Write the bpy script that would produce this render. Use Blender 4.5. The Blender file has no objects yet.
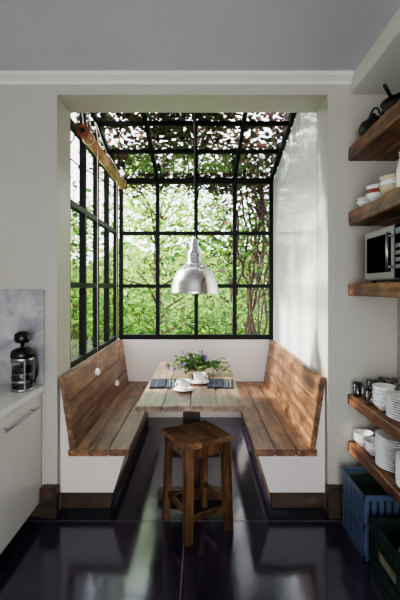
import bpy, bmesh, math, random
from mathutils import Vector, Matrix
random.seed(7)
R = random.random
def U(a,b): return a+(b-a)*random.random()
scene = bpy.context.scene
try:
    scene.view_settings.look='AgX - Medium High Contrast'
except Exception as ex: print(ex)

# ------------------------------------------------------------ materials
def lin(c):
    return tuple(((v/255)/12.92 if v/255<=0.04045 else (((v/255)+0.055)/1.055)**2.4) for v in c)+(1,)
def newmat(name):
    m=bpy.data.materials.new(name); m.use_nodes=True
    nt=m.node_tree; b=nt.nodes['Principled BSDF']
    return m,nt,b
def N(nt,t,**k):
    n=nt.nodes.new(t)
    for a,v in k.items():
        setattr(n,a,v)
    return n
def plain(name,c,rough=0.5,metal=0.0,var=0.06,scale=6,bump=0.0,bscale=60,spec=0.5):
    m,nt,b=newmat(name); L=nt.links
    tc=N(nt,'ShaderNodeTexCoord'); no=N(nt,'ShaderNodeTexNoise'); no.inputs['Scale'].default_value=scale
    no.inputs['Detail'].default_value=5
    L.new(tc.outputs['Object'],no.inputs['Vector'])
    r=N(nt,'ShaderNodeValToRGB'); lc=lin(c)
    r.color_ramp.elements[0].position=.3; r.color_ramp.elements[1].position=.7
    r.color_ramp.elements[0].color=tuple(v*(1-var) for v in lc[:3])+(1,)
    r.color_ramp.elements[1].color=tuple(min(1,v*(1+var)) for v in lc[:3])+(1,)
    L.new(no.outputs['Fac'],r.inputs['Fac']); L.new(r.outputs['Color'],b.inputs['Base Color'])
    b.inputs['Roughness'].default_value=rough; b.inputs['Metallic'].default_value=metal
    b.inputs['Specular IOR Level'].default_value=spec
    if bump>0:
        n2=N(nt,'ShaderNodeTexNoise'); n2.inputs['Scale'].default_value=bscale
        L.new(tc.outputs['Object'],n2.inputs['Vector'])
        bp=N(nt,'ShaderNodeBump'); bp.inputs['Strength'].default_value=bump; bp.inputs['Distance'].default_value=.02
        L.new(n2.outputs['Fac'],bp.inputs['Height']); L.new(bp.outputs['Normal'],b.inputs['Normal'])
    return m
def wood(name,dark,mid,light,axis='Y',rough=.45,grain=14,knots=True):
    m,nt,b=newmat(name); L=nt.links
    tc=N(nt,'ShaderNodeTexCoord'); geo=N(nt,'ShaderNodeNewGeometry')
    mul=N(nt,'ShaderNodeMath',operation='MULTIPLY'); mul.inputs[1].default_value=17.3
    L.new(geo.outputs['Random Per Island'],mul.inputs[0])
    add=N(nt,'ShaderNodeVectorMath',operation='ADD')
    L.new(tc.outputs['Object'],add.inputs[0]); L.new(mul.outputs[0],add.inputs[1])
    mp=N(nt,'ShaderNodeMapping')
    s=[grain,grain,grain]; s['XYZ'.index(axis)]=grain*.09
    mp.inputs['Scale'].default_value=s
    L.new(add.outputs[0],mp.inputs['Vector'])
    n1=N(nt,'ShaderNodeTexNoise'); n1.inputs['Scale'].default_value=1.6; n1.inputs['Detail'].default_value=10
    n1.inputs['Roughness'].default_value=.72; n1.inputs['Distortion'].default_value=.35
    L.new(mp.outputs[0],n1.inputs['Vector'])
    r=N(nt,'ShaderNodeValToRGB'); e=r.color_ramp.elements
    e[0].position=.33; e[0].color=lin(dark); e[1].position=.68; e[1].color=lin(light)
    x=e.new(.5); x.color=lin(mid)
    L.new(n1.outputs['Fac'],r.inputs['Fac'])
    n3=N(nt,'ShaderNodeTexNoise'); n3.inputs['Scale'].default_value=5; n3.inputs['Detail'].default_value=8
    n3.inputs['Roughness'].default_value=.7
    L.new(add.outputs[0],n3.inputs['Vector'])
    m3=N(nt,'ShaderNodeMapRange'); m3.inputs['From Min'].default_value=.35; m3.inputs['From Max'].default_value=.65
    m3.inputs['To Min'].default_value=.5; m3.inputs['To Max'].default_value=1.35; L.new(n3.outputs['Fac'],m3.inputs['Value'])
    mr=N(nt,'ShaderNodeMapRange'); mr.inputs['To Min'].default_value=.72; mr.inputs['To Max'].default_value=1.2
    L.new(geo.outputs['Random Per Island'],mr.inputs['Value'])
    mm=N(nt,'ShaderNodeMath',operation='MULTIPLY'); L.new(mr.outputs[0],mm.inputs[0]); L.new(m3.outputs[0],mm.inputs[1])
    hs=N(nt,'ShaderNodeHueSaturation'); L.new(mm.outputs[0],hs.inputs['Value']); L.new(r.outputs[0],hs.inputs['Color'])
    out=hs.outputs[0]
    if knots:
        v=N(nt,'ShaderNodeTexVoronoi'); v.inputs['Scale'].default_value=1
        mp2=N(nt,'ShaderNodeMapping'); s=[7,7,7]; s['XYZ'.index(axis)]=3.2; mp2.inputs['Scale'].default_value=s
        L.new(add.outputs[0],mp2.inputs['Vector']); L.new(mp2.outputs[0],v.inputs['Vector'])
        kr=N(nt,'ShaderNodeValToRGB'); kr.color_ramp.elements[0].position=.08; kr.color_ramp.elements[1].position=.2
        kr.color_ramp.elements[0].color=(.25,.2,.17,1); kr.color_ramp.elements[1].color=(1,1,1,1)
        L.new(v.outputs['Distance'],kr.inputs['Fac'])
        mx=N(nt,'ShaderNodeMixRGB',blend_type='MULTIPLY'); mx.inputs[0].default_value=.8
        L.new(out,mx.inputs[1]); L.new(kr.outputs[0],mx.inputs[2]); out=mx.outputs[0]
    L.new(out,b.inputs['Base Color'])
    b.inputs['Roughness'].default_value=rough
    bp=N(nt,'ShaderNodeBump'); bp.inputs['Strength'].default_value=.4; bp.inputs['Distance'].default_value=.01
    L.new(n1.outputs['Fac'],bp.inputs['Height']); L.new(bp.outputs[0],b.inputs['Normal'])
    return m
def leafmat(name,c1,c2,trans=.45):
    m,nt,b=newmat(name); L=nt.links
    geo=N(nt,'ShaderNodeNewGeometry'); r=N(nt,'ShaderNodeValToRGB')
    r.color_ramp.elements[0].color=lin(c1); r.color_ramp.elements[1].color=lin(c2)
    L.new(geo.outputs['Random Per Island'],r.inputs['Fac'])
    L.new(r.outputs[0],b.inputs['Base Color']); b.inputs['Roughness'].default_value=.5
    t=N(nt,'ShaderNodeBsdfTranslucent'); L.new(r.outputs[0],t.inputs['Color'])
    mx=N(nt,'ShaderNodeMixShader'); mx.inputs[0].default_value=trans
    L.new(b.outputs[0],mx.inputs[1]); L.new(t.outputs[0],mx.inputs[2])
    L.new(mx.outputs[0],nt.nodes['Material Output'].inputs['Surface'])
    return m
def glassmat(name,tint=(1,1,1,1),gl=.0,mxv=.5):
    m,nt,b=newmat(name); L=nt.links
    nt.nodes.remove(b)
    t=N(nt,'ShaderNodeBsdfTransparent'); t.inputs[0].default_value=tint
    g=N(nt,'ShaderNodeBsdfGlossy'); g.inputs['Roughness'].default_value=.02
    lw=N(nt,'ShaderNodeLayerWeight'); lw.inputs[0].default_value=.15
    mr=N(nt,'ShaderNodeMapRange'); mr.inputs['To Min'].default_value=gl; mr.inputs['To Max'].default_value=mxv
    L.new(lw.outputs['Fresnel'],mr.inputs['Value'])
    mx=N(nt,'ShaderNodeMixShader'); L.new(mr.outputs[0],mx.inputs[0])
    L.new(t.outputs[0],mx.inputs[1]); L.new(g.outputs[0],mx.inputs[2])
    L.new(mx.outputs[0],nt.nodes['Material Output'].inputs['Surface'])
    return m

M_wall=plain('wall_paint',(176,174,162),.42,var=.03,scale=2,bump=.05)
M_nook=plain('nook_gloss_paint',(228,228,225),.12,var=.03,scale=3,bump=.3,bscale=7)
M_low=plain('low_wall_paint',(218,210,203),.5,var=.03,scale=3)
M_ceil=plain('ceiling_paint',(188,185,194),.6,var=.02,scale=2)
M_trimw=plain('crown_paint',(214,212,205),.5,var=.02)
M_frame=plain('window_frame_steel',(7,11,11),.5,var=.1,spec=.2)
M_base=wood('baseboard_wood',(30,21,16),(54,40,30),(76,58,44),'X',.4,10,False)
M_bench=wood('bench_wood',(58,38,25),(122,86,57),(174,131,93),'Y',.36,13)
M_table=wood('table_wood',(60,44,31),(114,88,66),(164,136,108),'Y',.34,14)
M_leg=wood('table_leg_wood',(26,18,12),(54,38,26),(80,60,44),'Z',.5,12)
M_stool=wood('stool_wood',(36,23,14),(86,60,39),(132,97,66),'Z',.34,12,False)
M_stoolt=wood('stool_top_wood',(62,43,29),(120,90,62),(168,134,98),'X',.33,12)
M_shelf=wood('shelf_wood',(46,25,14),(110,67,40),(162,111,73),'Y',.45,12)
M_cab=plain('cabinet_white',(208,208,202),.3,var=.01)
M_counter=plain('countertop_white',(226,226,222),.2,var=.02)
M_white=plain('white_ceramic',(232,232,230),.18,var=.01)
M_cream=plain('cream_ceramic',(206,190,160),.3,var=.05)
M_red=plain('red_ceramic',(140,62,46),.3,var=.1)
M_steel=plain('brushed_steel',(170,170,172),.3,1,var=.05)
M_mwsteel=plain('microwave_steel',(128,126,126),.45,.35,var=.05,spec=.2)
M_alu=plain('spun_aluminium',(235,235,233),.22,1,var=.05)
M_black=plain('black_plastic',(12,12,14),.3,var=.1)
M_iron=plain('cast_iron',(18,18,20),.5,.3,var=.2)
M_navy=plain('navy_linen',(16,24,44),.8,var=.3,scale=60)
M_crate=plain('crate_green',(14,36,30),.5,var=.15)
M_label=plain('crate_label',(120,116,90),.6,var=.3,scale=20)
M_bluebin=plain('bin_blue',(66,80,104),.4,var=.1)
M_cord=plain('cord_black',(20,20,20),.6)
M_rope=plain('rope',(200,190,170),.8)
M_bulb=plain('lamp_inner_white',(240,240,232),.4)
M_bark=plain('bark',(86,66,50),.9,var=.35,scale=14,bump=.5,bscale=25)
M_bark2=plain('vine_bark',(64,46,38),.9,var=.35,scale=14,bump=.5,bscale=25)
M_lawn=plain('grass',(74,110,44),.9,var=.35,scale=8)
M_glass=glassmat('window_glass',mxv=.4)
M_jar=glassmat('clear_glass',(.90,.93,.95,1),.10,.7)
M_teal=glassmat('teal_glass',(.05,.45,.55,1),.15,.7)
M_coffee=plain('coffee',(30,16,8),.15)
M_dull=plain('mw_window',(10,11,15),.5,spec=.0)
M_bamboo=wood('bamboo_blind',(110,76,46),(164,122,82),(204,168,128),'Y',.5,20,False)
M_cap=plain('blind_cap',(130,66,42),.5)
M_vleaf=leafmat('vine_leaf',(28,38,24),(78,82,52),.3)
M_vleaf2=leafmat('vine_leaf_autumn',(66,54,44),(150,108,100),.4)
M_tleaf=leafmat('tree_leaf',(60,110,36),(170,212,90),.5)
M_tleaf2=leafmat('shrub_leaf',(24,60,28),(108,158,70),.4)
M_tleaf3=leafmat('yellow_leaf',(150,184,66),(226,238,140),.5)
M_herb=leafmat('herb_leaf',(30,66,26),(100,136,62),.3)
M_flower=leafmat('purple_petals',(100,72,140),(180,140,206),.2)
def hedge_mat():
    m,nt,b=newmat('hedge_foliage'); L=nt.links
    tc=N(nt,'ShaderNodeTexCoord'); v=N(nt,'ShaderNodeTexVoronoi'); v.inputs['Scale'].default_value=7
    no=N(nt,'ShaderNodeTexNoise'); no.inputs['Scale'].default_value=1.2; no.inputs['Detail'].default_value=8
    L.new(tc.outputs['Object'],v.inputs['Vector']); L.new(tc.outputs['Object'],no.inputs['Vector'])
    mx=N(nt,'ShaderNodeMixRGB',blend_type='MIX'); mx.inputs[0].default_value=.5
    L.new(v.outputs['Color'],mx.inputs[1]); L.new(no.outputs['Fac'],mx.inputs[2])
    r=N(nt,'ShaderNodeValToRGB'); e=r.color_ramp.elements
    e[0].position=.3; e[0].color=lin((28,54,22)); e[1].position=.7; e[1].color=lin((166,196,96))
    x=e.new(.5); x.color=lin((80,122,48))
    L.new(mx.outputs[0],r.inputs[0]); L.new(r.outputs[0],b.inputs['Base Color']); b.inputs['Roughness'].default_value=.8
    return m
M_hedge=hedge_mat()
def marble():
    m,nt,b=newmat('marble'); L=nt.links
    tc=N(nt,'ShaderNodeTexCoord'); no=N(nt,'ShaderNodeTexNoise'); no.inputs['Scale'].default_value=9; no.inputs['Detail'].default_value=12
    no.inputs['Distortion'].default_value=.6; L.new(tc.outputs['Object'],no.inputs['Vector'])
    r=N(nt,'ShaderNodeValToRGB'); e=r.color_ramp.elements
    e[0].position=.3; e[0].color=lin((134,136,140)); e[1].position=.7; e[1].color=lin((180,181,182))
    L.new(no.outputs['Fac'],r.inputs[0]); L.new(r.outputs[0],b.inputs['Base Color']); b.inputs['Roughness'].default_value=.2
    return m
M_marble=marble()
def floormat():
    m,nt,b=newmat('polished_concrete'); L=nt.links
    tc=N(nt,'ShaderNodeTexCoord'); no=N(nt,'ShaderNodeTexNoise'); no.inputs['Scale'].default_value=3.5; no.inputs['Detail'].default_value=10
    no.inputs['Roughness'].default_value=.7
    L.new(tc.outputs['Object'],no.inputs['Vector'])
    r=N(nt,'ShaderNodeValToRGB'); e=r.color_ramp.elements
    e[0].position=.3; e[0].color=lin((22,18,32)); e[1].position=.75; e[1].color=lin((54,45,62))
    L.new(no.outputs['Fac'],r.inputs[0]); L.new(r.outputs[0],b.inputs['Base Color'])
    mr=N(nt,'ShaderNodeMapRange'); mr.inputs['To Min'].default_value=.05; mr.inputs['To Max'].default_value=.24
    L.new(no.outputs['Fac'],mr.inputs['Value']); L.new(mr.outputs[0],b.inputs['Roughness'])
    b.inputs['Specular IOR Level'].default_value=1.0
    b.inputs['Specular Tint'].default_value=(.78,.84,1,1)
    n2=N(nt,'ShaderNodeTexNoise'); n2.inputs['Scale'].default_value=6; L.new(tc.outputs['Object'],n2.inputs['Vector'])
    bp=N(nt,'ShaderNodeBump'); bp.inputs['Strength'].default_value=.08; bp.inputs['Distance'].default_value=.02
    L.new(n2.outputs['Fac'],bp.inputs['Height']); L.new(bp.outputs['Normal'],b.inputs['Normal'])
    return m
M_floor=floormat()
M_joint=plain('floor_joint',(104,94,110),.6)

# ------------------------------------------------------------ geometry helpers
def obj_from(name,verts,faces,mat,smooth=False,fmats=None,mats=None):
    me=bpy.data.meshes.new(name); me.from_pydata([tuple(v) for v in verts],[],faces)
    for m in (mats or [mat]): me.materials.append(m)
    if fmats:
        me.polygons.foreach_set('material_index',fmats)
    if smooth: me.polygons.foreach_set('use_smooth',[True]*len(me.polygons))
    me.update()
    o=bpy.data.objects.new(name,me); scene.collection.objects.link(o); return o
def bmobj(name,bm,mat,smooth=False):
    bmesh.ops.recalc_face_normals(bm,faces=bm.faces)
    me=bpy.data.meshes.new(name); bm.to_mesh(me); bm.free(); me.materials.append(mat)
    if smooth: me.polygons.foreach_set('use_smooth',[True]*len(me.polygons))
    o=bpy.data.objects.new(name,me); scene.collection.objects.link(o); return o
def box(name,x0,x1,y0,y1,z0,z1,mat,bev=0.0,M=None):
    bm=bmesh.new(); bmesh.ops.create_cube(bm,size=1)
    for v in bm.verts:
        v.co=Vector(((x0+x1)/2+v.co.x*(x1-x0),(y0+y1)/2+v.co.y*(y1-y0),(z0+z1)/2+v.co.z*(z1-z0)))
    if bev>0: bmesh.ops.bevel(bm,geom=bm.edges[:],offset=bev,segments=2,affect='EDGES')
    if M: bm.transform(M)
    return bmobj(name,bm,mat)
def rough_plank(name,x0,x1,y0,y1,z0,z1,mat,amp=.006,n=26):
    bm=bmesh.new(); rings=[]
    for i in range(n+1):
        y=y0+(y1-y0)*i/n
        a=[U(-amp,amp) for _ in range(4)]
        e=.007
        ring=[(x0+a[0]+e,z0),(x1-e,z0),(x1,z0+e),(x1,z1-e),(x1-e,z1),(x0+a[1]+e,z1+a[2]*.3),(x0+a[1],z1-e),(x0+a[0],z0+e)]
        rings.append([bm.verts.new((p[0],y,p[1])) for p in ring])
    for i in range(n):
        for k in range(8): bm.faces.new((rings[i][k],rings[i][(k+1)%8],rings[i+1][(k+1)%8],rings[i+1][k]))
    bm.faces.new(rings[0]); bm.faces.new(rings[-1][::-1])
    return bmobj(name,bm,mat)
def prism(name,pts,axis,a,b,mat,bev=0):
    bm=bmesh.new()
    def P(p,t): return (p[0],t,p[1]) if axis=='Y' else ((t,p[0],p[1]) if axis=='X' else (p[0],p[1],t))
    A=[bm.verts.new(P(p,a)) for p in pts]; B=[bm.verts.new(P(p,b)) for p in pts]
    bm.faces.new(A); bm.faces.new(B[::-1]); n=len(pts)
    for i in range(n): bm.faces.new((A[i],A[(i+1)%n],B[(i+1)%n],B[i]))
    bmesh.ops.recalc_face_normals(bm,faces=bm.faces)
    if bev>0: bmesh.ops.bevel(bm,geom=bm.edges[:],offset=bev,segments=2,affect='EDGES')
    return bmobj(name,bm,mat)
def bar(name,p0,p1,w,h,mat,up=(0,0,1),bev=0):
    p0=Vector(p0);p1=Vector(p1); d=(p1-p0); L=d.length; d.normalize(); up=Vector(up)
    s=d.cross(up).normalized(); u=s.cross(d).normalized()
    bm=bmesh.new(); bmesh.ops.create_cube(bm,size=1)
    for v in bm.verts:
        v.co=(p0+p1)/2+d*v.co.y*L+s*v.co.x*w+u*v.co.z*h
    if bev>0: bmesh.ops.bevel(bm,geom=bm.edges[:],offset=bev,segments=2,affect='EDGES')
    return bmobj(name,bm,mat)
def lathe(name,prof,loc,mat,seg=32,M=None):
    verts=[];faces=[]
    n=len(prof)
    for i in range(seg):
        a=2*math.pi*i/seg
        for r,z in prof: 
            v=Vector((r*math.cos(a),r*math.sin(a),z))
            if M: v=M@v
            verts.append(v+Vector(loc))
    for i in range(seg):
        j=(i+1)%seg
        for k in range(n-1):
            faces.append((i*n+k,j*n+k,j*n+k+1,i*n+k+1))
    o=obj_from(name,verts,faces,mat,True)
    bm=bmesh.new(); bm.from_mesh(o.data); bmesh.ops.remove_doubles(bm,verts=bm.verts,dist=1e-5)
    bmesh.ops.recalc_face_normals(bm,faces=bm.faces); bm.to_mesh(o.data); bm.free()
    return o
def tube(name,pts,rad,mat,seg=8,rads=None):
    verts=[];faces=[]; pts=[Vector(p) for p in pts]; n=len(pts)
    for i,p in enumerate(pts):
        d=(pts[min(i+1,n-1)]-pts[max(i-1,0)]).normalized()
        ref=Vector((0,0,1)) if abs(d.z)<.9 else Vector((1,0,0))
        s=d.cross(ref).normalized(); u=s.cross(d)
        r=rads[i] if rads else rad
        for k in range(seg):
            a=2*math.pi*k/seg; verts.append(p+s*math.cos(a)*r+u*math.sin(a)*r)
    for i in range(n-1):
        for k in range(seg):
            k2=(k+1)%seg; faces.append((i*seg+k,i*seg+k2,(i+1)*seg+k2,(i+1)*seg+k))
    faces.append(tuple(range(seg))[::-1]); faces.append(tuple((n-1)*seg+k for k in range(seg)))
    return obj_from(name,verts,faces,mat,True)
def join(name,objs):
    for o in bpy.context.selected_objects: o.select_set(False)
    for o in objs: o.select_set(True)
    bpy.context.view_layer.objects.active=objs[0]
    if len(objs)>1: bpy.ops.object.join()
    o=bpy.context.view_layer.objects.active; o.name=name; o.data.name=name
    return o
def leaves(name,pts,size,mats,flat=0.0,aspect=.5):
    verts=[];faces=[];fm=[]
    for p in pts:
        s=size*U(.6,1.35)
        a=U(0,2*math.pi)
        d=Vector((math.cos(a),math.sin(a),U(-1,1)*(1-flat))).normalized()
        n=Vector((U(-1,1)*(1-flat),U(-1,1)*(1-flat),1 if flat>.3 else U(-1,1))).normalized()
        w=d.cross(n)
        if w.length<.01: w=Vector((1,0,0))
        w.normalize(); n=w.cross(d)
        b=len(verts); P=Vector(p); w=w*s*aspect; f=n*s*.12
        verts+= [P,P+d*s*.35+w*.5+f,P+d*s*.75+w*.38+f,P+d*s,P+d*s*.75-w*.38+f,P+d*s*.35-w*.5+f]
        faces+= [(b,b+1,b+2,b+3),(b,b+3,b+4,b+5)]
        k=random.randrange(len(mats)); fm+=[k,k]
    return obj_from(name,verts,faces,None,False,fm,mats)
def merge_pts(centers,n,sx,sy,sz):
    out=[]
    for _ in range(n):
        c=random.choice(centers)
        out.append((random.gauss(c[0],sx),random.gauss(c[1],sy),random.gauss(c[2],sz)))
    return out

# ------------------------------------------------------------ layout
XL,XR=-.954,.841; D1,D1b,D2=2.65,2.92,4.64
WL,WR=-1.75,1.30; CE=2.90; REAR=-2.2
def zr(y): return 2.753+.245*(D2-y)

fl=box('floor',WL-.1,WR+.1,REAR-.1,D2+.12,-.1,0,M_floor)
j1=box('floor_joint_strip',-.104,-.098,REAR,D2,-.002,.0006,M_joint)
j2=box('floor_joint_cross',WL,WR,2.572,2.578,-.002,.0006,M_joint)
join('floor_joints',[j1,j2])
box('ceiling',WL-.1,WR+.1,REAR-.1,D1,CE,CE+.1,M_ceil)
box('wall_left',WL-.1,WL,REAR,D1b,0,CE,M_wall)
box('wall_right',WR,WR+.1,REAR,D1b,0,CE,M_wall)
a=box('a',WL,-1.2,REAR-.1,REAR,0,CE,M_wall); b=box('b',1.0,WR,REAR-.1,REAR,0,CE,M_wall); c=box('c',-1.2,1.0,REAR-.1,REAR,2.4,CE,M_wall)
join('wall_rear',[a,b,c])
a=box('a',WL,XL,D1,D1b,0,3.3,M_wall); b=box('b',XR,WR,D1,D1b,0,3.3,M_wall); c=box('c',XL,XR,D1,D1b,2.78,3.3,M_wall)
join('wall_front',[a,b,c])
prism('wall_nook_right',[(D1b,0),(D2+.12,0),(D2+.12,zr(D2+.12)),(D1b,zr(D1b))],'X',XR,XR+.12,M_nook)
box('wall_nook_back',XL-.12,XR,D2,D2+.12,0,.90,M_low)
box('wall_nook_left',XL-.12,XL,D1b,D2,0,.90,M_low)
box('trim_soffit',.987,WR,REAR,D1,2.78,CE,M_trimw,.004)
prism('trim_crown',[(D1,2.835),(D1-.02,2.84),(D1-.03,2.858),(D1-.06,2.88),(D1-.075,CE),(D1,CE)],'X',WL,.987,M_trimw)
a=box('a',WL,XL-.02,D1-.03,D1,0,.19,M_base,.006); a2=box('a2',-1.05,XL+.012,D1-.06,D1+.02,0,.2,M_base,.008)
join('baseboard_left',[a,a2])
a=box('a',XR+.02,WR,D1-.03,D1,0,.19,M_base,.006); a2=box('a2',XR-.012,XR+.1,D1-.06,D1+.02,0,.2,M_base,.008)
join('baseboard_right',[a,a2])

t=.044
def colx(i): return XL+ (XR-XL)*i/4
parts=[]
for i in range(5):
    x=min(max(colx(i),XL+t/2),XR-t/2)
    parts.append(box('m',x-t/2,x+t/2,D2+.01,D2+.06,.9,2.76,M_frame))
for z,h in ((.93,.055),(1.523,.042),(2.138,.042),(2.745,.06)):
    parts.append(box('m',XL,XR,D2+.012,D2+.058,z-h/2,z+h/2,M_frame))
parts.append(box('pane',XL,XR,D2+.033,D2+.037,.93,2.74,M_glass))
join('window_1',parts)
parts=[]
ys=[D1b+.02,3.35,3.77,4.19,D2-.0]
for y in ys:
    parts.append(box('m',XL-.06,XL-.01,y-t/2,y+t/2,.9,zr(y)-.01,M_frame))
for z in (.925,1.523,2.138,2.745):
    parts.append(box('m',XL-.058,XL-.012,D1b,D2,z-.022,z+.022,M_frame))
parts.append(prism('pane',[(D1b,.93),(D2,.93),(D2,zr(D2)),(D1b,zr(D1b))],'X',XL-.037,XL-.033,M_glass))
join('window_2',parts)
parts=[]
for i in range(5):
    x=min(max(colx(i),XL-.03),XR-t/2)
    parts.append(bar('m',(x,D1b,zr(D1b)+.03),(x,D2+.08,zr(D2+.08)+.03),t*.85,.05,M_frame))
for y in (D1b+.02,3.25,3.69,4.13,D2+.06):
    parts.append(bar('m',(XL-.06,y,zr(y)+.03),(XR,y,zr(y)+.03),.03,.04,M_frame))
parts.append(prism('pane',[(D1b,zr(D1b)+.03),(D2+.08,zr(D2+.08)+.03),(D2+.08,zr(D2+.08)+.034),(D1b,zr(D1b)+.034)],'X',XL-.05,XR,M_glass))
join('window_3',parts)

parts=[]
p0=Vector((-.87,2.95,2.66)); p1=Vector((-.87,4.45,2.64))
parts.append(tube('r',[p0,p1],.042,M_bamboo,20))
parts.append(tube('c',[p0-Vector((0,.004,0)),p0+Vector((0,.012,0))],.047,M_cap,20))
parts.append(tube('c',[p0-Vector((0,.012,0)),p0],.02,M_black,12))
parts.append(tube('c',[p1,p1+Vector((0,.012,0))],.047,M_cap,20))
for y in (3.1,3.6,4.1,4.4):
    ring=[(-.87+.046*math.cos(a),y,2.655+.046*math.sin(a)) for a in [k*math.pi/8 for k in range(17)]]
    parts.append(tube('ring',ring,.004,M_rope,6))
    parts.append(tube('rope',[(-.90,y,2.69),(-.955,y,zr(y)-.01)],.004,M_rope,6))
    parts.append(tube('rope',[(-.84,y,2.69),(-.952,y+.02,zr(y)-.01)],.004,M_rope,6))
for y,zb in ((3.21,.826),(3.95,.56)):
    parts.append(tube('pull',[(-.83,y,2.64),(-.831,y,1.8),(-.83,y,zb)],.0022,M_rope,6))
    parts.append(lathe('knob',[(0,.03),(.012,.026),(.02,.012),(.024,-.005),(.018,-.022),(0,-.028)],(-.83,y,zb),M_white,16))
join('bamboo_roller_blind',parts)

# ------------------------------------------------------------ benches
def bench(sign,wx,inner):
    P=[]
    s=sign
    g=.004
    w0=wx+s*g
    def X(d): return w0+s*d
    W=abs(inner-w0)
    P.append(prism('base',[(X(0),.375),(X(W-.03),.375),(X(W-.11),.12),(X(0),.12)],'Y',2.70,D2-.01,M_low))
    P.append(box('kick',min(X(0),X(W-.13)),max(X(0),X(W-.13)),2.725,D2-.01,0,.12,M_base,.004))
    n=3; pw=(W-.06)/n
    for k in range(n):
        a,b=X(.06+pw*k+.001),X(.06+pw*(k+1)-.001)
        P.append(box('plank',min(a,b),max(a,b),2.665+U(0,.006),D2-.01,.375,.42,M_bench,.006))
    nb=3; z0,z1=.40,.905
    for k in range(nb):
        za=z0+(z1-z0)*k/nb+.0015; zb=z0+(z1-z0)*(k+1)/nb-.0015
        def off(z): return .075*(1-(z-z0)/(z1-z0))+.0
        P.append(prism('back',[(X(off(za)),za),(X(off(za)+.04),za),(X(off(zb)+.04),zb),(X(off(zb)),zb)],'Y',2.67,D2-.01,M_bench,.004))
    P.append(prism('backfill',[(X(0),.375),(X(.07),.375),(X(.004),.88),(X(0),.88)],'Y',2.70,D2-.01,M_low))
    return join('built_in_bench',P)
bench(1,XL,-.483); bench(-1,XR,.354)

# ------------------------------------------------------------ table
P=[]
tx0,tx1,ty0,ty1,tz=-.41,.275,2.5,4.0,.76
n=4; w=(tx1-tx0)/n
for k in range(n):
    P.append(box('plank',tx0+w*k+.001,tx0+w*(k+1)-.001,ty0+U(-.004,.004),ty1,tz-.034,tz,M_table,.005))
xm=(tx0+tx1)/2
for y in (2.86,3.72):
    P.append(box('cleat',tx0+.05,tx1-.05,y-.035,y+.035,tz-.085,tz-.034,M_leg,.004))
    P.append(box('post',xm-.06,xm+.06,y-.04,y+.04,.06,tz-.085,M_leg,.006))
    P.append(box('foot',xm-.24,xm+.24,y-.04,y+.04,0,.065,M_leg,.008))
P.append(box('longstretch',xm-.02,xm+.02,2.86,3.72,.28,.37,M_leg,.004))
join('dining_table',P)

# ------------------------------------------------------------ stool
P=[]; c=Vector((-.028,2.545,0)); ang=math.radians(30.7)
M=Matrix.Translation(c)@Matrix.Rotation(ang,4,'Z')
h=.145; st=.585
for k in range(3):
    P.append(box('seat',-.17+.1135*k+.0008,-.17+.1135*(k+1)-.0008,-.17,.17,st-.034,st,M_stoolt,.005,M))
for sx in (-1,1):
    for sy in (-1,1):
        p0=M@Vector((sx*(h-.015),sy*(h-.015),st-.034)); p1=M@Vector((sx*h,sy*h,0))
        P.append(bar('leg',p0,p1,.042,.042,M_stool,M.to_3x3()@Vector((0,1,0)),.004))
for s in (-1,1):
    for z,hh in ((st-.075,.06),(.13,.035)):
        o=h-.008 if z<.3 else h-.014
        P.append(box('rail',-o,o,s*o-.011,s*o+.011,z-hh/2,z+hh/2,M_stool,.003,M))
    o=h-.008; z=.17
    P.append(box('rail',s*o-.011,s*o+.011,-o,o,z-.018,z+.018,M_stool,.003,M))
    P.append(box('rail',s*(h-.014)-.011,s*(h-.014)+.011,-o,o,st-.105,st-.045,M_stool,.003,M))
join('wooden_stool',P)

# ------------------------------------------------------------ pendant
px,py=-.05,3.1
P=[]
prof=[(.184,1.458),(.187,1.466),(.184,1.474),(.178,1.53),(.160,1.59),(.128,1.64),(.086,1.675),(.064,1.69),(.062,1.70),(.058,1.705),(.058,1.765),(.052,1.78),(.036,1.80),(.032,1.85),(.024,1.875),(.012,1.885),(.010,1.90),(0,1.90)]
inner=[(.0,1.66),(.07,1.66),(.12,1.632),(.155,1.585),(.173,1.53),(.18,1.471),(.184,1.458)]
P.append(lathe('shade',prof,(px,py,0),M_alu,48))
P.append(lathe('inner',inner,(px,py,0),M_bulb,48))
for z in (1.712,1.735,1.757): P.append(lathe('ring',[(.057,z-.004),(.062,z),(.057,z+.004)],(px,py,0),M_steel,32))
P.append(lathe('bulb',[(0,1.47),(.02,1.473),(.045,1.49),(.05,1.52),(.04,1.55),(.018,1.61),(.016,1.655),(0,1.66)],(px,py,0),M_bulb,24))
P.append(tube('cord',[(px,py,1.89),(px,py,2.5),(px,py,zr(py)+.003)],.005,M_cord,8))
P.append(lathe('canopy',[(0,0),(.035,0),(.03,-.02),(.008,-.04),(0,-.04)],(px,py,zr(py)+.002),M_frame,20))
join('pendant_lamp',P)

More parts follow.
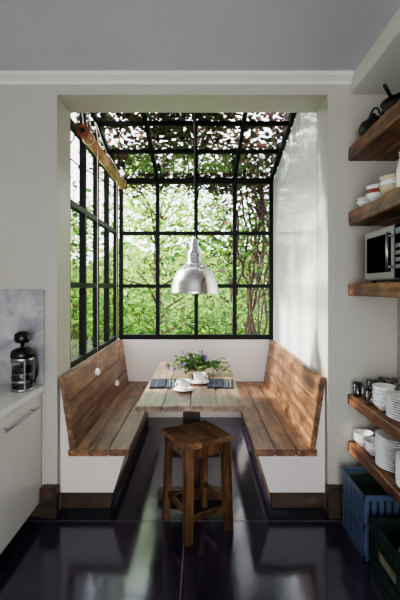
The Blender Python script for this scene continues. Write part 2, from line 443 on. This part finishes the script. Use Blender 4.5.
# ------------------------------------------------------------ table ware
def torus_handle(name,c,r,rad,mat,a0=-80,a1=80,dirx=1,ang=0):
    pts=[]
    for k in range(11):
        a=math.radians(a0+(a1-a0)*k/10)
        v=Vector((math.cos(a)*r,0,math.sin(a)*r)); v=Matrix.Rotation(ang,3,'Z')@v
        pts.append(Vector(c)+v)
    return tube(name,pts,rad,mat,8)
def cup(x,y,ang):
    P=[lathe('saucer',[(0,.004),(.03,.003),(.035,0),(.04,.004),(.075,.014),(.077,.017),(.072,.017),(.04,.008),(0,.008)],(x,y,tz),M_white,32)]
    P.append(lathe('cup',[(0,.010),(.024,.010),(.028,.014),(.040,.035),(.049,.062),(.051,.078),(.048,.078),(.045,.06),(.034,.035),(.02,.018),(0,.017)],(x,y,tz),M_white,32))
    P.append(lathe('coffee',[(0,.06),(.0445,.06)],(x,y,tz),M_coffee,32))
    d=Matrix.Rotation(ang,3,'Z')@Vector((.042,0,0))
    P.append(torus_handle('handle',(x+d.x,y+d.y,tz+.045),.02,.004,M_white,-75,85,1,ang))
    return join('coffee_cup',P)
cup(-.125,2.88,math.radians(170)); cup(-.012,3.10,math.radians(10))
def setting(x,y,ang):
    M=Matrix.Translation((x,y,tz))@Matrix.Rotation(ang,4,'Z')
    P=[box('n',-.10,.10,-.14,.14,.000,.006,M_navy,.002,M),box('n2',-.095,.02,-.13,.13,.006,.012,M_navy,.002,M)]
    for k in (1,3):
        P.append(box('s',-.09+.04*k,-.086+.04*k,-.139,.139,.0062 if k>2 else .0122,.0068 if k>2 else .0128,M_bluebin,0,M))
    join('napkin',P)
    Q=[box('h',.045,.053,-.11,.03,.008,.011,M_steel,.001,M),box('f',.040,.058,.03,.055,.008,.011,M_steel,.001,M)]
    for k in range(4): Q.append(box('t',.040+.005*k,.0425+.005*k,.054,.10,.008,.0105,M_steel,0,M))
    join('fork',Q)
    Q=[box('h',.070,.080,-.11,.01,.008,.012,M_steel,.001,M),box('b',.068,.083,.01,.11,.008,.010,M_steel,.0008,M)]
    join('table_knife',Q)
setting(-.29,3.08,.05); setting(.15,3.08,-.05)
ax,ay=-.05,3.42
P=[lathe('bowl',[(0,.003),(.035,0),(.06,.02),(.075,.045),(.072,.045),(.055,.022),(0,.012)],(ax,ay,tz),M_cream,28)]
lp=[];fp=[]
for k in range(44):
    a=U(0,2*math.pi); r=U(.08,.34); hh=U(.05,.14) if r<.17 else U(-.005,.07)
    c0=Vector((ax,ay,tz+.03)); e=c0+Vector((math.cos(a)*r*.98,math.sin(a)*r*.75,hh)); mid=(c0+e)/2+Vector((0,0,.04))
    pts=[c0,c0*.5+mid*.5+Vector((0,0,.01)),mid,mid*.5+e*.5+Vector((0,0,.012)),e]
    P.append(tube('stem',pts,.002,M_herb,5))
    for _ in range(15):
        t_=U(.25,.99); q=pts[int(t_*4)].lerp(pts[int(t_*4)+1],t_*4%1)
        q=q+Vector((U(-.02,.02),U(-.02,.02),U(-.01,.02))); q.z=max(q.z,tz+.03); lp.append(q)
    if k%3==0:
        for _ in range(14): fp.append(e+Vector((U(-.018,.018),U(-.018,.018),U(0,.03))))
P.append(leaves('l',lp,.034,[M_herb])); P.append(leaves('f',fp,.02,[M_flower],aspect=.8))
join('flower_arrangement',P)

# ------------------------------------------------------------ left kitchen
ct=.86; cx=-1.053
P=[box('carcass',WL+.005,cx-.02,.2,D1-.005,.1,ct-.04,M_cab),box('toe',WL+.005,cx-.07,.2,D1-.005,0,.1,M_black)]
yy=[.2,.8,1.4,2.0,D1-.01]
for i in range(4):
    P.append(box('door',cx-.02,cx,yy[i]+.002,yy[i+1]-.002,.1,ct-.05,M_cab,.003))
    ym=yy[i]+.10; ye=yy[i+1]-.12
    hz=ct-.115
    P.append(tube('handle',[(cx+.03,ym,hz),(cx+.03,ye,hz)],.006,M_steel,10))
    for q in (ym+.04,ye-.04): P.append(tube('post',[(cx,q,hz),(cx+.03,q,hz)],.004,M_steel,8))
P.append(box('top',WL+.005,cx+.02,.2,D1-.005,ct-.04,ct,M_counter,.004))
join('kitchen_cabinet',P)
box('trim_backsplash',WL,-1.035,D1-.018,D1,ct,1.49,M_marble,.002)
fx,fy=-1.125,2.52
P=[lathe('glass',[(.055,.015),(.064,.02),(.064,.20),(.066,.205)],(fx,fy,ct),M_jar,28),
   lathe('coffee',[(0,.016),(.060,.016),(.060,.15),(0,.15)],(fx,fy,ct),M_coffee,28),
   lathe('foot',[(0,0),(.072,0),(.072,.012),(.066,.016),(0,.016)],(fx,fy,ct),M_steel,28),
   lathe('band',[(.064,.05),(.068,.05),(.068,.066),(.064,.066)],(fx,fy,ct),M_steel,28),
   lathe('band',[(.064,.18),(.069,.18),(.069,.21),(.064,.21)],(fx,fy,ct),M_steel,28),
   lathe('lid',[(0,.203),(.070,.203),(.072,.22),(.066,.245),(.05,.258),(.03,.265),(0,.268)],(fx,fy,ct),M_black,28),
   tube('rod',[(fx,fy,ct+.06),(fx,fy,ct+.33)],.012,M_black,8),
   lathe('mesh',[(0,.10),(.061,.10),(.061,.108),(0,.108)],(fx,fy,ct),M_steel,28),
   lathe('knob',[(0,.295),(.04,.297),(.05,.315),(.048,.35),(.02,.368),(0,.37)],(fx,fy,ct),M_black,20)]
for k in range(4):
    a=k*math.pi/2+.6; P.append(box('rib',-.005,.005,-.002,.002,.0,.2,M_steel,0,Matrix.Translation((fx+.067*math.cos(a),fy+.067*math.sin(a),ct))@Matrix.Rotation(a+math.pi/2,4,'Z')))
hp=[(fx+.06,fy-.02,ct+.225),(fx+.095,fy-.03,ct+.22),(fx+.108,fy-.035,ct+.18),(fx+.105,fy-.035,ct+.10),(fx+.085,fy-.03,ct+.06),(fx+.062,fy-.02,ct+.06)]
P.append(tube('handle',hp,.009,M_black,10))
join('french_press',P)
lathe('serving_bowl',[(0,.004),(.05,0),(.06,.006),(.10,.04),(.12,.055),(.114,.055),(.09,.04),(.05,.015),(0,.012)],(-1.24,2.2,ct),M_white,32)

# ------------------------------------------------------------ right shelves
SX=.974
for z0,z1 in ((2.34,2.43),(1.91,2.00),(1.45,1.53),(.73,.80),(.42,.49)):
    P=[rough_plank('plank',SX,1.14,.3,D1-.005,z0,z1,M_shelf,.006),rough_plank('plank',1.142,WR-.003,.3,D1-.005,z0,z1,M_shelf,.0)]
    join('wall_shelf',P)
def bowlprof(r,h):
    return [(0,.006),(r*.4,.006),(r*.42,0),(r*.48,0),(r*.5,.008),(r*.8,h*.45),(r,h),(r*.96,h),(r*.76,h*.5),(r*.45,.014),(0,.012)]
def bowls(x,y,z,r,h,n,mats,step):
    return join('bowl_stack',[lathe('b',bowlprof(r,h),(x,y,z+.002+i*step),mats[i%len(mats)],28) for i in range(n)])
def plates(x,y,z,r,n):
    P=[lathe('p',[(0,.003),(r*.6,.003),(r*.62,0),(r*.66,0),(r*.7,.006),(r,.018),(r,.021),(r*.68,.011),(0,.008)],(x,y,z+.002+i*.0135),M_white,32) for i in range(n)]
    return join('plate_stack',P)
def tumbler(x,y,z,r,h,mat=None):
    return lathe('drinking_glass',[(0,.001),(r*.8,.001),(r*.82,.003),(r,h),(r*.95,h),(r*.76,.012),(0,.012)],(x,y,z+.001),mat or M_jar,24)
def jug(x,y,z,r,h,mat,name='white_jug'):
    P=[lathe('b',[(0,0),(r*.8,0),(r,.03),(r,h*.55),(r*.7,h*.8),(r*.78,h),(r*.72,h),(r*.63,h*.8),(r*.9,h*.5),(0,.01)],(x,y,z+.002),mat,28),
       torus_handle('h',(x,y-r*.85,z+h*.55),h*.26,.007,mat,-85,85,1,-math.pi/2)]
    return join(name,P)
bowls(1.04,2.56,.49,.06,.05,3,[M_white],.018); bowls(1.18,2.56,.49,.06,.05,3,[M_white],.018)
bowls(1.05,2.425,.49,.06,.05,3,[M_white],.018)
plates(1.10,2.24,.49,.115,13); plates(1.10,2.0,.49,.115,11)
tumbler(1.01,2.58,.80,.03,.09,M_teal); tumbler(1.03,2.49,.80,.034,.085); tumbler(1.10,2.57,.80,.035,.11); tumbler(1.18,2.58,.80,.035,.12)
tumbler(1.02,2.40,.80,.034,.085); tumbler(1.10,2.44,.80,.036,.11); tumbler(1.18,2.48,.80,.036,.12); tumbler(1.25,2.55,.80,.036,.12)
P=[lathe('jar',[(0,.002),(.05,.002),(.055,.01),(.055,.10),(.045,.12),(.045,.13)],(1.22,2.36,.80),M_jar,24),lathe('lid',[(0,.13),(.05,.13),(.05,.145),(.0,.15)],(1.22,2.36,.80),M_steel,24)]
join('glass_jar',P)
bowls(1.05,2.30,.80,.062,.05,5,[M_white],.022)
plates(1.09,2.12,.80,.10,9); bowls(1.08,1.9,.80,.08,.06,4,[M_white],.024)
mx0=.99; P=[box('case',mx0+.012,1.28,1.93,2.42,1.545,1.83,M_mwsteel,.006),
 box('door',mx0,mx0+.014,2.05,2.418,1.55,1.825,M_mwsteel,.004),
 box('window',mx0-.002,mx0+.004,2.085,2.385,1.585,1.79,M_dull,.002),
 box('panel',mx0,mx0+.014,1.932,2.045,1.55,1.825,M_dull,.004),
 tube('handle',[(mx0-.03,2.065,1.59),(mx0-.03,2.065,1.79)],.007,M_steel,10),
 tube('hp',[(mx0,2.065,1.61),(mx0-.03,2.065,1.61)],.005,M_steel,8),tube('hp',[(mx0,2.065,1.77),(mx0-.03,2.065,1.77)],.005,M_steel,8),
 box('display',mx0-.003,mx0+.003,1.95,2.03,1.775,1.805,M_bluebin)]
for i in range(3):
    for j in range(4): P.append(box('btn',mx0-.003,mx0+.003,1.952+.028*i,1.972+.028*i,1.60+.035*j,1.62+.035*j,M_mwsteel))
for y in (1.97,2.38):
    for x in (1.03,1.25): P.append(lathe('foot',[(0,0),(.012,0),(.012,.014),(0,.014)],(x,y,1.5315),M_black,12))
join('microwave_oven',P)
bowls(1.07,2.55,2.0,.075,.05,2,[M_white,M_cream],.02); bowls(1.06,2.38,2.0,.075,.055,3,[M_white,M_red,M_white],.024)
bowls(1.07,2.21,2.0,.08,.06,3,[M_cream,M_white,M_cream],.026); bowls(1.21,2.50,2.0,.055,.07,3,[M_red,M_white],.03)
jug(1.22,2.32,2.0,.055,.19,M_white); jug(1.06,2.06,2.0,.05,.20,M_white)
def teapot(x,y,z,mat,name):
    P=[lathe('b',[(0,0),(.05,0),(.08,.03),(.09,.065),(.075,.1),(.045,.118),(0,.12)],(x,y,z),mat,28),
       lathe('l',[(0,.115),(.045,.117),(.03,.135),(.01,.14),(.012,.155),(0,.162)],(x,y,z),mat,24),
       tube('spout',[(x,y-.07,z+.05),(x,y-.11,z+.075),(x,y-.135,z+.12)],.014,mat,10,[.02,.014,.009]),
       torus_handle('h',(x,y,z+.10),.085,.006,mat,10,170,1,math.pi/2)]
    return join(name,P)
teapot(1.10,1.8,2.003,M_iron,'cast_iron_teapot')
teapot(1.08,2.50,2.433,M_iron,'cast_iron_kettle')
P=[lathe('pan',[(0,0),(.1,0),(.14,.05),(.143,.05),(.104,-.006),(0,-.006)],(1.14,2.2,2.475),M_iron,32),tube('h',[(1.02,2.14,2.515),(.98,2.1,2.535),(.95,2.07,2.55)],.01,M_iron,8),
   lathe('foot',[(0,-.04),(.09,-.04),(.095,-.006),(0,-.006)],(1.14,2.2,2.475),M_iron,32)]
join('cast_iron_pan',P)
P=[]; a0,a1,b0,b1,hh=.90,1.28,1.55,2.13,.29
P.append(box('bottom',a0,a1,b0,b1,0,.015,M_crate))
for k in range(3):
    z=.02+k*.09
    P+= [box('s',a0,a0+.015,b0,b1,z,z+.078,M_crate,.003),box('s',a1-.015,a1,b0,b1,z,z+.078,M_crate,.003),
         box('s',a0+.015,a1-.015,b0,b0+.015,z,z+.078,M_crate,.003),box('s',a0+.015,a1-.015,b1-.015,b1,z,z+.078,M_crate,.003)]
for x in (a0+.025,a1-.025):
    for y in (b0+.025,b1-.025): P.append(box('post',x-.012,x+.012,y-.012,y+.012,0,hh,M_crate,.002))
P.append(box('label',a0-.002,a0,1.85,2.02,.13,.17,M_label)); 
for k in range(8): P.append(lathe('jarlid',[(0,.0),(.04,0),(.04,.2),(.035,.23),(0,.24)],(a0+.08+.1*(k%3),b0+.1+.13*(k//3),.015),M_black if k%2 else M_bluebin,16))
join('storage_crate',P)
# slatted blue plastic bin: open vertical slats around a darker inside
P=[]; a0,a1,b0,b1,hh=.90,1.25,2.20,2.54,.36
P.append(box('core',a0+.014,a1-.01,b0+.014,b1-.01,0.01,hh-.05,M_crate))
n=9
for k in range(n):
    y=b0+.012+(b1-b0-.024)*k/(n-1); P.append(box('rib',a0-.002,a0+.010,y-.013,y+.013,.0,hh-.02,M_bluebin,.002))
    x=a0+.012+(a1-a0-.024)*k/(n-1); P.append(box('rib',x-.013,x+.013,b0-.002,b0+.010,.0,hh-.02,M_bluebin,.002))
for z in (0.0,.17,hh-.03):
    P.append(box('band',a0-.008,a0+.004,b0-.008,b1+.004,z,z+.03,M_bluebin,.003))
    P.append(box('band',a0-.008,a1+.004,b0-.008,b0+.004,z,z+.03,M_bluebin,.003))
    P.append(box('band',a0-.008,a1+.004,b1-.008,b1+.004,z,z+.03,M_bluebin,.003))
    P.append(box('band',a1-.008,a1+.004,b0-.008,b1+.004,z,z+.03,M_bluebin,.003))
join('storage_bin',P)

# ------------------------------------------------------------ outside
box('lawn',-14,14,D2+.12,22,-.25,-.12,M_lawn)
box('lawn_side',-14,WL-.12,-2,D2+.12,-.25,-.12,M_lawn)
pts=[]
cl=[(U(-.75,1.2)if R()<.85 else U(-1.2,-.7),U(3.1,5.1)) for _ in range(120)]
for _ in range(9000):
    if R()<.72:
        c=random.choice(cl); x=random.gauss(c[0],.10); y=random.gauss(c[1],.10)
    else:
        x=U(-.6,1.1); y=U(3.0,5.2)
    pts.append((x,y,zr(y)+.08+abs(random.gauss(.0,.10))))
lv=leaves('l',pts,.062,[M_vleaf,M_vleaf,M_vleaf2],flat=.45,aspect=.75)
P=[lv]
for k in range(14):
    x=U(-1.0,1.0); pp=[]
    y=5.3
    while y>2.9:
        pp.append((x,y,zr(y)+.09+U(0,.05))); x+=U(-.2,.2); y-=.25
    P.append(tube('branch',pp,.009,M_bark2,6))
for k in range(10):
    x=U(.5,.85); y=U(4.95,5.4); pp=[];rr=[]; z=-.118; ph=U(0,6)
    while z<zr(5.2)+.25:
        pp.append((x+.09*math.sin(z*3+ph)+U(-.02,.02),y+.09*math.cos(z*2.6+ph),z)); rr.append(U(.008,.022)); z+=.12
    P.append(tube('stem',pp,.02,M_bark2,8,rr))
for k in range(70):
    z=U(1.5,2.9); a=U(0,6.28); x=U(.35,.9); y=U(4.9,5.3); pp=[]
    for q in range(8):
        pp.append((x,y,z)); x+=math.cos(a)*.06; z+=math.sin(a)*.06; a+=U(-.7,.7)
    P.append(tube('twig',pp,.005,M_bark2,5))
P.append(leaves('l2',merge_pts([(.7,5.2,2.6),(.9,5.2,2.2),(.6,5.3,2.8),(.95,5.1,1.6),(.4,5.3,2.9)],1100,.2,.12,.25),.06,[M_vleaf,M_vleaf2,M_tleaf2],aspect=.8))
join('climbing_vine',P)

def tree(x,y,h,seed,mats,n=3500,ls=.13,spread=1.0):
    random.seed(seed); P=[]; cs=[]
    tp=[(x+.08*math.sin(i*.9),y+.05*math.cos(i),-.12+h*i/8) for i in range(9)]
    P.append(tube('trunk',tp,.07,M_bark,10,[.07-.006*i for i in range(9)]))
    for k in range(16):
        b=Vector(tp[random.randrange(2,8)]); a=U(0,6.28); L=U(.5,1.3)*spread; e=b+Vector((math.cos(a)*L,math.sin(a)*L*.7,U(.2,.9)))
        m_=(b+e)/2+Vector((U(-.1,.1),U(-.1,.1),U(0,.2)))
        P.append(tube('br',[b,m_,e],.02,M_bark,6,[.024,.016,.007]))
        cs+= [tuple(e),tuple(m_)]
    P.append(leaves('lv',merge_pts(cs,n,.22*spread,.2*spread,.22),ls,mats,aspect=.5))
    return join('garden_tree',P)
tree(-.75,7.2,3.2,3,[M_tleaf,M_tleaf3],2400,.095)
tree(.65,8.2,3.2,5,[M_tleaf,M_tleaf2],2600,.105)
tree(-2.6,6.6,3.2,8,[M_tleaf,M_tleaf3,M_tleaf2],2600,.1,1.1)
tree(-4.2,9,3.8,11,[M_tleaf2,M_tleaf],2600,.12,1.4)
tree(2.2,7.4,3.4,13,[M_tleaf2,M_tleaf],2200,.1)
random.seed(21)
def shrub(xs,y,hmax,n,mats,ls,sy=.3):
    P=[];pts=[]
    for k in range(int((xs[1]-xs[0])*7)):
        x=U(*xs); yy_=y+U(-sy,sy); pp=[(x,yy_,-.12),(x+U(-.1,.1),yy_,hmax*.5),(x+U(-.2,.2),yy_+U(-.1,.1),hmax*U(.75,1))]
        P.append(tube('stem',pp,.008,M_bark,5))
    for _ in range(n):
        pts.append((U(*xs),y+max(-2*sy,min(2*sy,random.gauss(0,sy))),-.05+hmax*(R()**.8)*U(.75,1.1)))
    P.append(leaves('lv',pts,ls,mats,aspect=.35))
    return join('garden_shrub',P)
shrub((-2.6,1.6),5.95,1.35,2600,[M_tleaf2,M_tleaf],.12,.2)
shrub((-3.8,-1.9),4.2,1.2,2000,[M_tleaf2,M_tleaf],.11,.45)
shrub((-5.5,4.0),9.8,1.9,3500,[M_tleaf,M_tleaf3,M_tleaf2],.14,.3)
verts=[];faces=[];nx,nz=120,40
from mathutils import noise
for i in range(nx+1):
    for k in range(nz+1):
        x=-11+20*i/nx; z=-.12+(2.7+1.3*noise.noise(Vector((x*.7,2,0))))*k/nz
        d=.45*noise.noise(Vector((x*.9,z*.9,1)))+.18*noise.noise(Vector((x*3.5,z*3.5,4)))
        verts.append((x,11.5+d+ .5*(k/nz)**2,z))
for i in range(nx):
    for k in range(nz):
        a=i*(nz+1)+k; faces.append((a,a+nz+1,a+nz+2,a+1))
hd=obj_from('h',verts,faces,M_hedge,False)
hl=leaves('hl',[(U(-9,7),11+U(-.4,.2),3.4*R()**1.3) for _ in range(4600)],.15,[M_tleaf,M_tleaf2,M_tleaf3])
join('hedge',[hd,hl])

# ------------------------------------------------------------ lights
w=bpy.data.worlds.new('World'); scene.world=w; w.use_nodes=True; nt=w.node_tree; L=nt.links
bg=nt.nodes['Background']
tc=N(nt,'ShaderNodeTexCoord'); no=N(nt,'ShaderNodeTexNoise'); no.inputs['Scale'].default_value=3; no.inputs['Detail'].default_value=6
L.new(tc.outputs['Generated'],no.inputs['Vector'])
r=N(nt,'ShaderNodeValToRGB'); r.color_ramp.elements[0].position=.35; r.color_ramp.elements[0].color=(.72,.83,1,1)
r.color_ramp.elements[1].position=.6; r.color_ramp.elements[1].color=(1,.97,.96,1)
L.new(no.outputs['Fac'],r.inputs[0]); L.new(r.outputs[0],bg.inputs['Color']); bg.inputs['Strength'].default_value=6.5
sun=bpy.data.lights.new('sun','SUN'); sun.energy=14; sun.angle=.10; sun.color=(1,.97,.9)
so=bpy.data.objects.new('sun',sun); scene.collection.objects.link(so)
so.rotation_euler=Vector((.80,-.16,-.58)).to_track_quat('-Z','Y').to_euler()
al=bpy.data.lights.new('rear_fill_light','AREA'); al.shape='RECTANGLE'; al.size=2.1; al.size_y=2.2; al.energy=42; al.color=(.94,.96,1)  # unseen fill light added behind the camera to brighten the room
ao=bpy.data.objects.new('rear_fill_light',al); scene.collection.objects.link(ao)
ao.location=(-.1,REAR-.05,1.25); ao.rotation_euler=(math.radians(90),0,0)
# ------------------------------------------------------------ camera
cam=bpy.data.cameras.new('camera'); co=bpy.data.objects.new('camera',cam); scene.collection.objects.link(co)
cam.lens=24; cam.sensor_width=36; cam.sensor_fit='AUTO'
co.location=(0,0,1.5); co.rotation_euler=(math.radians(90),0,0)
cam.shift_x=-1/600; cam.shift_y=-12/600
cam.clip_start=.05
scene.camera=co
